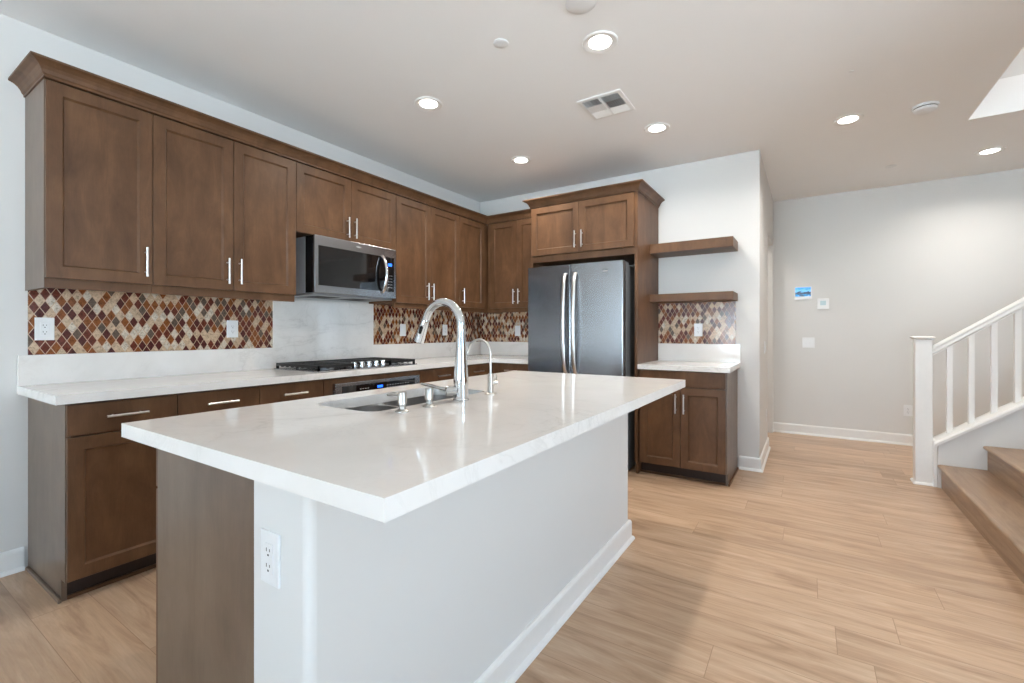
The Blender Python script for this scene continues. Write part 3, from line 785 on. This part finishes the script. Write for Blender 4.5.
for bx, by, br in ((0.215, 1.357, 0.040), (0.475, 1.357, 0.046), (0.290, 1.663, 0.058), (0.215, 1.958, 0.046), (0.475, 1.958, 0.036)):
    b = MB().lathe((bx, by, CT+0.009), [(br, 0.0), (br, 0.010), (br*0.85, 0.014)], 24).build('burner', M['grey_panel'], r)
    MB().lathe((bx, by, CT+0.009), [(br*0.8, 0.0145), (br*0.8, 0.020), (br*0.65, 0.023)], 24).build('burner_cap', M['iron'], b)
for k in range(5):
    y = 1.535+k*0.066
    MB().lathe((0.545, y, CT+0.0092), [(0.024, 0.0), (0.024, 0.003), (0.0215, 0.005), (0.0205, 0.037), (0.017, 0.041)], 22).build('knob', M['chrome'], r)

# ------------------------------------------------------------------ island
IX0, IX1, IY0, IY1 = 1.600, 2.731, -0.104, 2.059
KX0, KX1, KY0, KY1 = 2.240, 2.448, -0.055, 1.928
hole = rrect(1.742, 2.085, 0.410, 1.075, 0.055, 7)
m = MB(); m.plate([(IX0, IY0), (IX1, IY0), (IX1, IY1), (IX0, IY1)], [hole], CB, CT)
tag(m.build('countertop', M['quartz']), 'large white quartz island top with the sink cut into it', 'countertop', 'white quartz counters')
# white half wall with rounded corners
r = thing('island_wall', 'white plastered half wall carrying the overhanging island top', 'island', ((KX0+KX1)/2, 0.9, 0))
def rc(cx, cy, a0, a1, rr=0.02, n=5): return [(cx+rr*math.cos(math.radians(a0+(a1-a0)*i/n)), cy+rr*math.sin(math.radians(a0+(a1-a0)*i/n))) for i in range(n+1)]
poly = [(KX0, KY0)]+rc(KX1-0.02, KY0+0.02, -90, 0)+rc(KX1-0.02, KY1-0.02, 0, 90)+[(KX0, KY1)]
mb = MB(); mb.prism(poly, 0, CB-0.001, axis=2)
for f in mb.bm.faces:
    if abs(f.normal.z) < 0.5 and f.calc_area() < 0.02: f.smooth = True
mb.build('plaster_wall', M['wall'], r)
mb = MB(); base_run(mb, [(KX0, KY1), (KX1, KY1), (KX1, KY0), (KX0, KY0)]); mb.build('baseboard', M['trim'], r)
# island cabinets, fronts towards the cooktop
mpC = mapX(KX0-0.001, -1)
IB = 0.527; IT = 0.46
labs = ['brown island base cabinet at the near end, showing its plain side panel', 'brown sink base cabinet in the middle of the island', 'brown island base cabinet at the end nearest the refrigerator']
spans = [(-0.055, 0.384), (0.384, 1.160), (1.160, 1.928)]
for i, (a, b) in enumerate(spans):
    if i == 0: dd = [(a+0.002, b, a+0.05, 0.60)]; dw = [(a+0.002, b)]
    else: mid = (a+b)/2; dd = [(a, mid, mid-0.035, 0.60), (mid, b, mid+0.035, 0.60)]; dw = [(a, b)]
    base(mpC, labs[i], a, b, drawers=dw, doors=dd, end0=(i == 0), end1=(i == 2), bw=IB, tk=IT, box_hi=CB if i != 1 else 0.66, w_back=0.001, group='island cabinets', pulls=(i != 1), name='island_cabinet')

# ------------------------------------------------------------------ sink
r = thing('kitchen_sink', 'double-bowl undermount stainless sink in the island top', 'sink', (1.913, 0.742, 0.67))
def bowl(x0, x1, y0, y1, rr, name='bowl'):
    zt = CB-0.0008
    spec = [(-0.0, zt, 0), (0.0, zt-0.004, 0), (0.004, zt-0.165, 0), (0.012, zt-0.190, 0), (0.034, zt-0.200, 0)]
    mb = MB(); rings = [[(p[0], p[1], z) for p in rrect(x0+o, x1-o, y0+o, y1-o, max(0.01, rr-o*0.5), 7)] for o, z, _ in spec]
    outer = [[(p[0], p[1], z) for p in rrect(x0-0.002+o, x1+0.002-o, y0-0.002+o, y1+0.002-o, max(0.012, rr-o*0.5), 7)] for o, z in ((0, zt-0.203), (0, zt))]
    rim = [[(p[0], p[1], zt) for p in rrect(x0-0.0015, x1+0.0015, y0-0.0015, y1+0.0015, rr, 7)]]
    mb.loft([outer[0], outer[1]]+rings, cap0=True, cap1=True)
    for f in mb.bm.faces:
        if len(f.verts) > 6: f.smooth = False
    b = mb.build(name, M['sink'], r)
    cx, cy = (x0+x1)/2-0.03, (y0+y1)/2
    MB().lathe((cx, cy, zt-0.1995), [(0.045, 0.0), (0.043, 0.003), (0.030, 0.001), (0.012, 0.0015)], 24).build('drain', M['chrome'], b)
    return b
bowl(1.737, 2.092, 0.403, 0.706, 0.075); bowl(1.737, 2.092, 0.722, 1.082, 0.075)
m = MB()
m.plate(rrect(1.7322, 2.105, 0.390, 1.095, 0.06, 7), [rrect(1.7345, 2.0935, 0.4015, 0.7075, 0.075, 7)[::1], rrect(1.7345, 2.0935, 0.7205, 1.0835, 0.075, 7)], CB-0.0022, CB-0.0006)
m.build('flange', M['sink'], r)

# ------------------------------------------------------------------ faucets and dispensers
fx, fy = 2.156, 0.787
r = thing('kitchen_faucet', 'tall chrome pull-down gooseneck faucet behind the island sink', 'faucet', (fx, fy, CT))
prof = [(0.032, 0.0004), (0.032, 0.004), (0.029, 0.006), (0.029, 0.062), (0.0295, 0.080), (0.0285, 0.095), (0.0245, 0.150), (0.0205, 0.215), (0.0180, 0.250), (0.0170, 0.270)]
MB().lathe((fx, fy, CT), prof, 32).build('faucet_body', M['chrome'], r)
cr_, zc = 0.0965, 1.210
pts = [(fx, fy, CT+0.2700), (fx, fy, zc-0.01)]+arc(fx-cr_, zc, cr_, 0, 163, 26, y=fy)
MB().tube(pts, 0.0170, 20).build('gooseneck', M['chrome'], r)
ex, ez = pts[-1][0], pts[-1][2]
dv = Vector((1.925-ex, 0, 1.142-ez)).normalized()
hp = [Vector((ex, fy, ez))+dv*t for t in (0.0006, 0.003, 0.03, 0.06, 0.100, 0.1035)]
sh = MB().tube([tuple(p) for p in hp], [0.0170, 0.0180, 0.0185, 0.0200, 0.0225, 0.0190], 24).build('spray_head', M['chrome'], r)
c = Vector((ex, fy, ez))+dv*0.048
side = Vector((-dv.z*1.0, 0, dv.x)); 
m = MB(); a = c+Vector((0.006, -0.0165, 0)); 
m.tube([tuple(a-dv*0.017), tuple(a-dv*0.014), tuple(a+dv*0.014), tuple(a+dv*0.017)], [0.0035, 0.0075, 0.0075, 0.0035], 12)
m.build('spray_button', M['black'], sh)
m = MB(); hz = 0.955
m.tube([(fx-0.008, fy-0.020, hz), (fx-0.026, fy-0.040, hz), (fx-0.034, fy-0.049, hz), (fx-0.036, fy-0.0515, hz)], [0.020, 0.020, 0.019, 0.012], 20)
hb = m.build('handle_hub', M['chrome'], r)
MB().tube([(fx-0.032, fy-0.040, hz+0.004), (fx-0.075, fy-0.046, hz+0.010), (fx-0.125, fy-0.052, hz+0.018), (fx-0.160, fy-0.056, hz+0.022)], [0.0085, 0.0065, 0.0060, 0.0045], 12, 1.3).build('lever', M['chrome'], hb)
# filtered-water tap
gx, gy = 2.150, 0.993
r = thing('filtered_water_faucet', 'small slim gooseneck tap right of the tall faucet', 'faucet', (gx, gy, CT))
MB().lathe((gx, gy, CT), [(0.026, 0.0004), (0.026, 0.003), (0.022, 0.006), (0.0125, 0.007), (0.0125, 0.085), (0.009, 0.090)], 24).build('faucet_body', M['nickel'], r)
rr_ = 0.062
pts = [(gx, gy, CT+0.0905), (gx, gy, 1.088)]+arc(gx-rr_, 1.090, rr_, 0, 172, 22, y=gy)+[(gx-2*rr_-0.001, gy, 1.072)]
pts[-1] = (gx-2*rr_-0.0012, gy, 1.088)
MB().tube(pts, [0.0052]*(len(pts)-1)+[0.0048], 14).build('gooseneck', M['nickel'], r)
m = MB(); m.tube([(gx+0.004, gy+0.010, CT+0.048), (gx+0.016, gy+0.030, CT+0.048)], [0.0085, 0.0085], 14)
m.tube([(gx+0.013, gy+0.025, CT+0.048), (gx+0.014, gy+0.026, CT+0.085)], [0.004, 0.003], 10)
m.build('handle', M['nickel'], r)
for (dy, nz_, lb) in ((0.477, 0, 'brushed soap dispenser nearest the camera on the island top'), (0.606, 1, 'brushed air-gap cap between the soap dispenser and the tall faucet')):
    r = thing('soap_dispenser' if nz_ == 0 else 'air_gap_cap', lb, 'dispenser' if nz_ == 0 else 'air gap', (2.157, dy, CT))
    MB().lathe((2.157, dy, CT), [(0.024, 0.0004), (0.024, 0.003), (0.019, 0.006), (0.012, 0.010), (0.0095, 0.020), (0.0115, 0.024)], 26).build('base', M['nickel'], r)
    MB().lathe((2.157, dy, CT), [(0.012, 0.0245), (0.0150, 0.026), (0.0150, 0.064), (0.0135, 0.0675), (0.009, 0.0678)], 26).build('cap', M['nickel'], r)
    if nz_ == 0:
        MB().tube([(2.145, dy, CT+0.055), (2.110, dy, CT+0.058), (2.085, dy, CT+0.052)], [0.0055, 0.005, 0.0045], 10).build('spout', M['nickel'], r)

# ------------------------------------------------------------------ staircase
RS, RUN, RX, SY0, SY1 = 0.1765, 0.250, 4.168, 1.35, 4.030
NST = 9
r = thing('staircase', 'oak staircase rising to the right at the edge of the picture', 'stairs', (4.6, (SY0+SY1)/2, 0))
for k in range(NST):
    x = RX+k*RUN; z = RS*(k+1)
    MB().box(x, x+0.018, SY0, SY1, z-RS, z-0.0285).build('riser', M['tread'], r)
    nose = [(x-0.024, z-0.014), (x-0.0235, z-0.009), (x-0.019, z-0.0035), (x-0.012, z-0.001), (x, z), (x+RUN+0.017, z), (x+RUN+0.017, z-0.028), (x-0.012, z-0.028), (x-0.019, z-0.0245), (x-0.0235, z-0.019)]
    m = MB(); A = [m.v((p[0], SY0, p[1])) for p in nose]; B = [m.v((p[0], SY1, p[1])) for p in nose]
    m.f(A); m.f(B[::-1]); n_ = len(nose)
    for i in range(n_): m.f([A[i], A[(i+1) % n_], B[(i+1) % n_], B[i]])
    m.build('tread', M['tread'], r)
xe = RX+NST*RUN
poly = [(RX+0.019, 0.0)]
# white half wall under the balusters, following the pitch
SL = 0.725
def capz(x): return 0.326+(x-4.150)*SL-0.0015
m = MB(); A = []; X2 = 6.3
pl = [(4.146, 0.0), (X2, 0.0), (X2, min(capz(X2), H-0.01)), (4.146, capz(4.146))]
A = [m.v((p[0], SY1+0.001, p[1])) for p in pl]; B = [m.v((p[0], SY1+0.135, p[1])) for p in pl]
m.f(A); m.f(B[::-1])
for i in range(4): m.f([A[i], A[(i+1) % 4], B[(i+1) % 4], B[i]])
struct(m, 'wall_stair', M['wall'])
m = MB(); m.box(SY1+0.0, SY1+0.14, 0, 0.01, 0, 0.01); m.bm.free()
# railing
r = thing('stair_railing', 'white stair railing with square newel post, balusters and sloping handrail', 'railing', (4.072, 4.11, 0))
nx0, nx1, ny0, ny1 = 4.021, 4.123, 4.059, 4.161
MB().box(nx0, nx1, ny0, ny1, 0, 1.128, 0.003).build('newel_post', M['trim'], r)
m = MB(); cxm, cym = (nx0+nx1)/2, (ny0+ny1)/2
def sq(h, z): return [(cxm-h, cym-h, z), (cxm+h, cym-h, z), (cxm+h, cym+h, z), (cxm-h, cym+h, z)]
m.loft([sq(0.056, 1.1285), sq(0.060, 1.132), sq(0.066, 1.136), sq(0.067, 1.144), sq(0.060, 1.149), sq(0.030, 1.152)], smooth=False)
m.build('newel_cap', M['trim'], r)
mb = MB(); base = [(0.010, 0.0), (0.010, 0.010), (0.003, 0.016), (0.0005, 0.016)]
m = MB(); m.loft([sq(0.0515+a, z) for a, z in ((0.014, 0.0), (0.013, 0.008), (0.006, 0.016), (0.001, 0.018))], smooth=False)
m.build('newel_shoe', M['trim'], r)
m = MB(); m.box(nx1+0.0005, 4.145, 4.035, 4.165, 0, 0.355, 0.002); m.build('newel_filler', M['trim'], r)
def sloped(name, prof, x0, x1, zf, yc):
    mb = MB(); rings = []
    for x in (x0, x1): rings.append([(x, yc+a, zf(x)+b) for a, b in prof])
    mb.loft(rings, smooth=False); return mb.build(name, M['trim'], r)
YR = 4.105
XEND = 5.22
sloped('bottom_rail', [(-0.086, 0.0), (0.086, 0.0), (0.086, 0.022), (0.078, 0.034), (-0.078, 0.034), (-0.086, 0.022)], 4.126, XEND, lambda x: 0.3265+(x-4.150)*SL, YR-0.008)
hr = lambda x: 1.006+(x-4.138)*SL
sloped('handrail', [(-0.018, 0.0), (0.018, 0.0), (0.018, 0.010), (0.030, 0.020), (0.028, 0.044), (0.032, 0.056), (0.026, 0.070), (0.010, 0.077), (-0.010, 0.077), (-0.026, 0.070), (-0.032, 0.056), (-0.028, 0.044), (-0.030, 0.020), (-0.018, 0.010)], 4.124, XEND, hr, YR)
for k in range(8):
    x = 4.226+k*0.1215; w = 0.0165
    m = MB(); za = [0.3265+(q-4.150)*SL+0.0345 for q in (x-w, x+w)]; zb = [hr(q)-0.0005 for q in (x-w, x+w)]
    bt = [m.v((x-w, YR-w, za[0])), m.v((x+w, YR-w, za[1])), m.v((x+w, YR+w, za[1])), m.v((x-w, YR+w, za[0]))]
    tp = [m.v((x-w, YR-w, zb[0])), m.v((x+w, YR-w, zb[1])), m.v((x+w, YR+w, zb[1])), m.v((x-w, YR+w, zb[0]))]
    m.f(bt); m.f(tp)
    for i in range(4): m.f([bt[i], bt[(i+1) % 4], tp[(i+1) % 4], tp[i]])
    m.build('baluster', M['trim'], r)

# ------------------------------------------------------------------ ceiling fixtures
def can_light(x, y, label):
    r = thing('recessed_light', label, 'ceiling light', (x, y, H), 'recessed ceiling lights')
    MB().lathe((x, y, H), [(0.0605, -0.0004), (0.0945, -0.0004), (0.095, -0.004), (0.089, -0.009), (0.082, -0.0085), (0.0605, -0.0030), (0.0605, -0.0004)], 36, cap=False).build('trim_ring', M['trim'], r)
    MB().lathe((x, y, H), [(0.0600, -0.0006), (0.0600, -0.0030), (0.050, -0.0040)], 36).build('lens', M['lens'], r)
    l = bpy.data.lights.new('lamp', 'AREA'); l.shape = 'DISK'; l.size = 0.115; l.energy = CAN; l.color = (1.0, 0.94, 0.85); l.spread = math.radians(150)
    o = bpy.data.objects.new('lamp', l); COL.objects.link(o); o.parent = r; o.location = (0, 0, -0.012)
for x, y, lb in ((2.376, 1.677, 'lit ceiling downlight nearest the camera, beside the air vent'), (1.143, 1.671, 'lit ceiling downlight in front of the microwave'),
                 (1.133, 2.870, 'lit ceiling downlight by the corner wall cabinets'), (2.346, 2.877, 'lit ceiling downlight in front of the small shelves and refrigerator'),
                 (3.560, 3.484, 'lit ceiling downlight left of the smoke detector in the hallway'), (4.629, 4.851, 'lit ceiling downlight above the stair railing')):
    can_light(x, y, lb)
can_light(2.25, 4.9, 'lit ceiling downlight inside the passage behind the kitchen wall')  # added out of view to lighten the strip seen through the opening
def disc(name, label, cat, x, y, prof, mat=None, slot=None):
    r = thing(name, label, cat, (x, y, H))
    MB().lathe((x, y, H), prof, 36).build('housing', mat or M['plastic'], r)
    if slot: MB().lathe((x, y, H), slot, 36).build('sensing_gap', M['dark_slot'], r)
    return r
disc('sprinkler_cover', 'small flat white disc on the ceiling left of the nearest downlight', 'sprinkler', 1.925, 1.401, [(0.040, -0.0004), (0.041, -0.004), (0.038, -0.006), (0.010, -0.0065)])
disc('ceiling_speaker', 'round white ceiling cover cut off by the top edge of the picture', 'ceiling cover', 2.412, 1.352, [(0.070, -0.0004), (0.072, -0.006), (0.064, -0.011), (0.020, -0.012)])
disc('smoke_detector', 'white domed smoke detector on the ceiling near the stairwell opening', 'smoke detector', 3.990, 3.522, [(0.072, -0.0004), (0.072, -0.014), (0.060, -0.0145), (0.060, -0.020), (0.066, -0.0205), (0.062, -0.034), (0.045, -0.044), (0.010, -0.046)], None, [(0.0605, -0.0147), (0.0640, -0.0150), (0.0640, -0.0198), (0.0605, -0.0200)])
disc('sprinkler_cover', 'tiny flat ceiling disc above the far end of the hallway', 'sprinkler', 3.968, 4.850, [(0.042, -0.0004), (0.043, -0.006), (0.038, -0.008), (0.010, -0.009)])
disc('sprinkler_cover', 'tiny ceiling dot left of the smoke detector, towards the camera', 'sprinkler', 3.533, 2.734, [(0.014, -0.0004), (0.014, -0.003), (0.010, -0.005), (0.003, -0.006)])
# supply vent
r = thing('air_vent', 'white square four-way air vent in the kitchen ceiling', 'air vent', (2.155, 2.335, H))
vx0, vx1, vy0, vy1 = 2.003, 2.303, 2.182, 2.491
m = MB(); 
m.plate([(vx0, vy0), (vx1, vy0), (vx1, vy1), (vx0, vy1)], [[(vx0+0.024, vy0+0.024), (vx1-0.024, vy0+0.024), (vx1-0.024, vy1-0.024), (vx0+0.024, vy1-0.024)]], H-0.009, H-0.0004)
m.build('vent_frame', M['trim'], r)
MB().box(vx0+0.024, vx1-0.024, vy0+0.024, vy1-0.024, H-0.0012, H-0.0005).build('vent_duct', M['dark_slot'], r)
m = MB(); xm_, a0, a1 = (vx0+vx1)/2, vx0+0.025, vx1-0.025
m.box(xm_-0.007, xm_+0.007, vy0+0.0245, vy1-0.0245, H-0.0115, H-0.002)
m.box(xm_-0.004, xm_+0.004, vy0+0.01, vy0+0.06, H-0.022, H-0.0115, 0.002)
def lou_y(ya, yb, n, tilt):
    for k in range(n):
        y = ya+(yb-ya)*(k+0.5)/n; hw = (yb-ya)/n*(0.46 if tilt < 0 else 0.30)
        for xa, xb in ((a0, xm_-0.007), (xm_+0.007, a1)):
            v = [m.v(q) for q in ((xa, y-hw, H-0.002-(tilt > 0)*0.009), (xb, y-hw, H-0.002-(tilt > 0)*0.009), (xb, y+hw, H-0.002-(tilt < 0)*0.009), (xa, y+hw, H-0.002-(tilt < 0)*0.009))]
            w = [m.v((q.co.x, q.co.y, q.co.z-0.0015)) for q in v]
            m.f(v); m.f(w[::-1])
            for i in range(4): m.f([v[i], v[(i+1) % 4], w[(i+1) % 4], w[i]])
lou_y(vy0+0.025, vy0+0.105, 5, 1); lou_y(vy1-0.105, vy1-0.025, 5, -1)
for xa, xb, sg in ((a0, xm_-0.007, 1), (xm_+0.007, a1, -1)):
    for k in range(8):
        x = xa+(xb-xa)*(k+0.5)/8; hw = 0.0045; y0_, y1_ = vy0+0.108, vy1-0.108
        v = [m.v(q) for q in ((x-hw, y0_, H-0.002-(sg > 0)*0.009), (x+hw, y0_, H-0.002-(sg < 0)*0.009), (x+hw, y1_, H-0.002-(sg < 0)*0.009), (x-hw, y1_, H-0.002-(sg > 0)*0.009))]
        w = [m.v((q.co.x, q.co.y, q.co.z-0.0015)) for q in v]
        m.f(v); m.f(w[::-1])
        for i in range(4): m.f([v[i], v[(i+1) % 4], w[(i+1) % 4], w[i]])
m.build('louvers', M['trim'], r)
# unseen lamp added to brighten the stairwell shaft
r = thing('stairwell_ceiling_light', 'round ceiling light high up in the stairwell', 'ceiling light', (5.5, 2.6, ZS))
MB().lathe((5.5, 2.6, ZS), [(0.16, -0.0004), (0.16, -0.03), (0.13, -0.05), (0.04, -0.06)], 36).build('diffuser', M['lens'], r)
l = bpy.data.lights.new('lamp', 'AREA'); l.shape = 'DISK'; l.size = 0.30; l.energy = 28; l.color = (1.0, 0.97, 0.93)
o = bpy.data.objects.new('lamp', l); COL.objects.link(o); o.parent = r; o.location = (0, 0, -0.065)
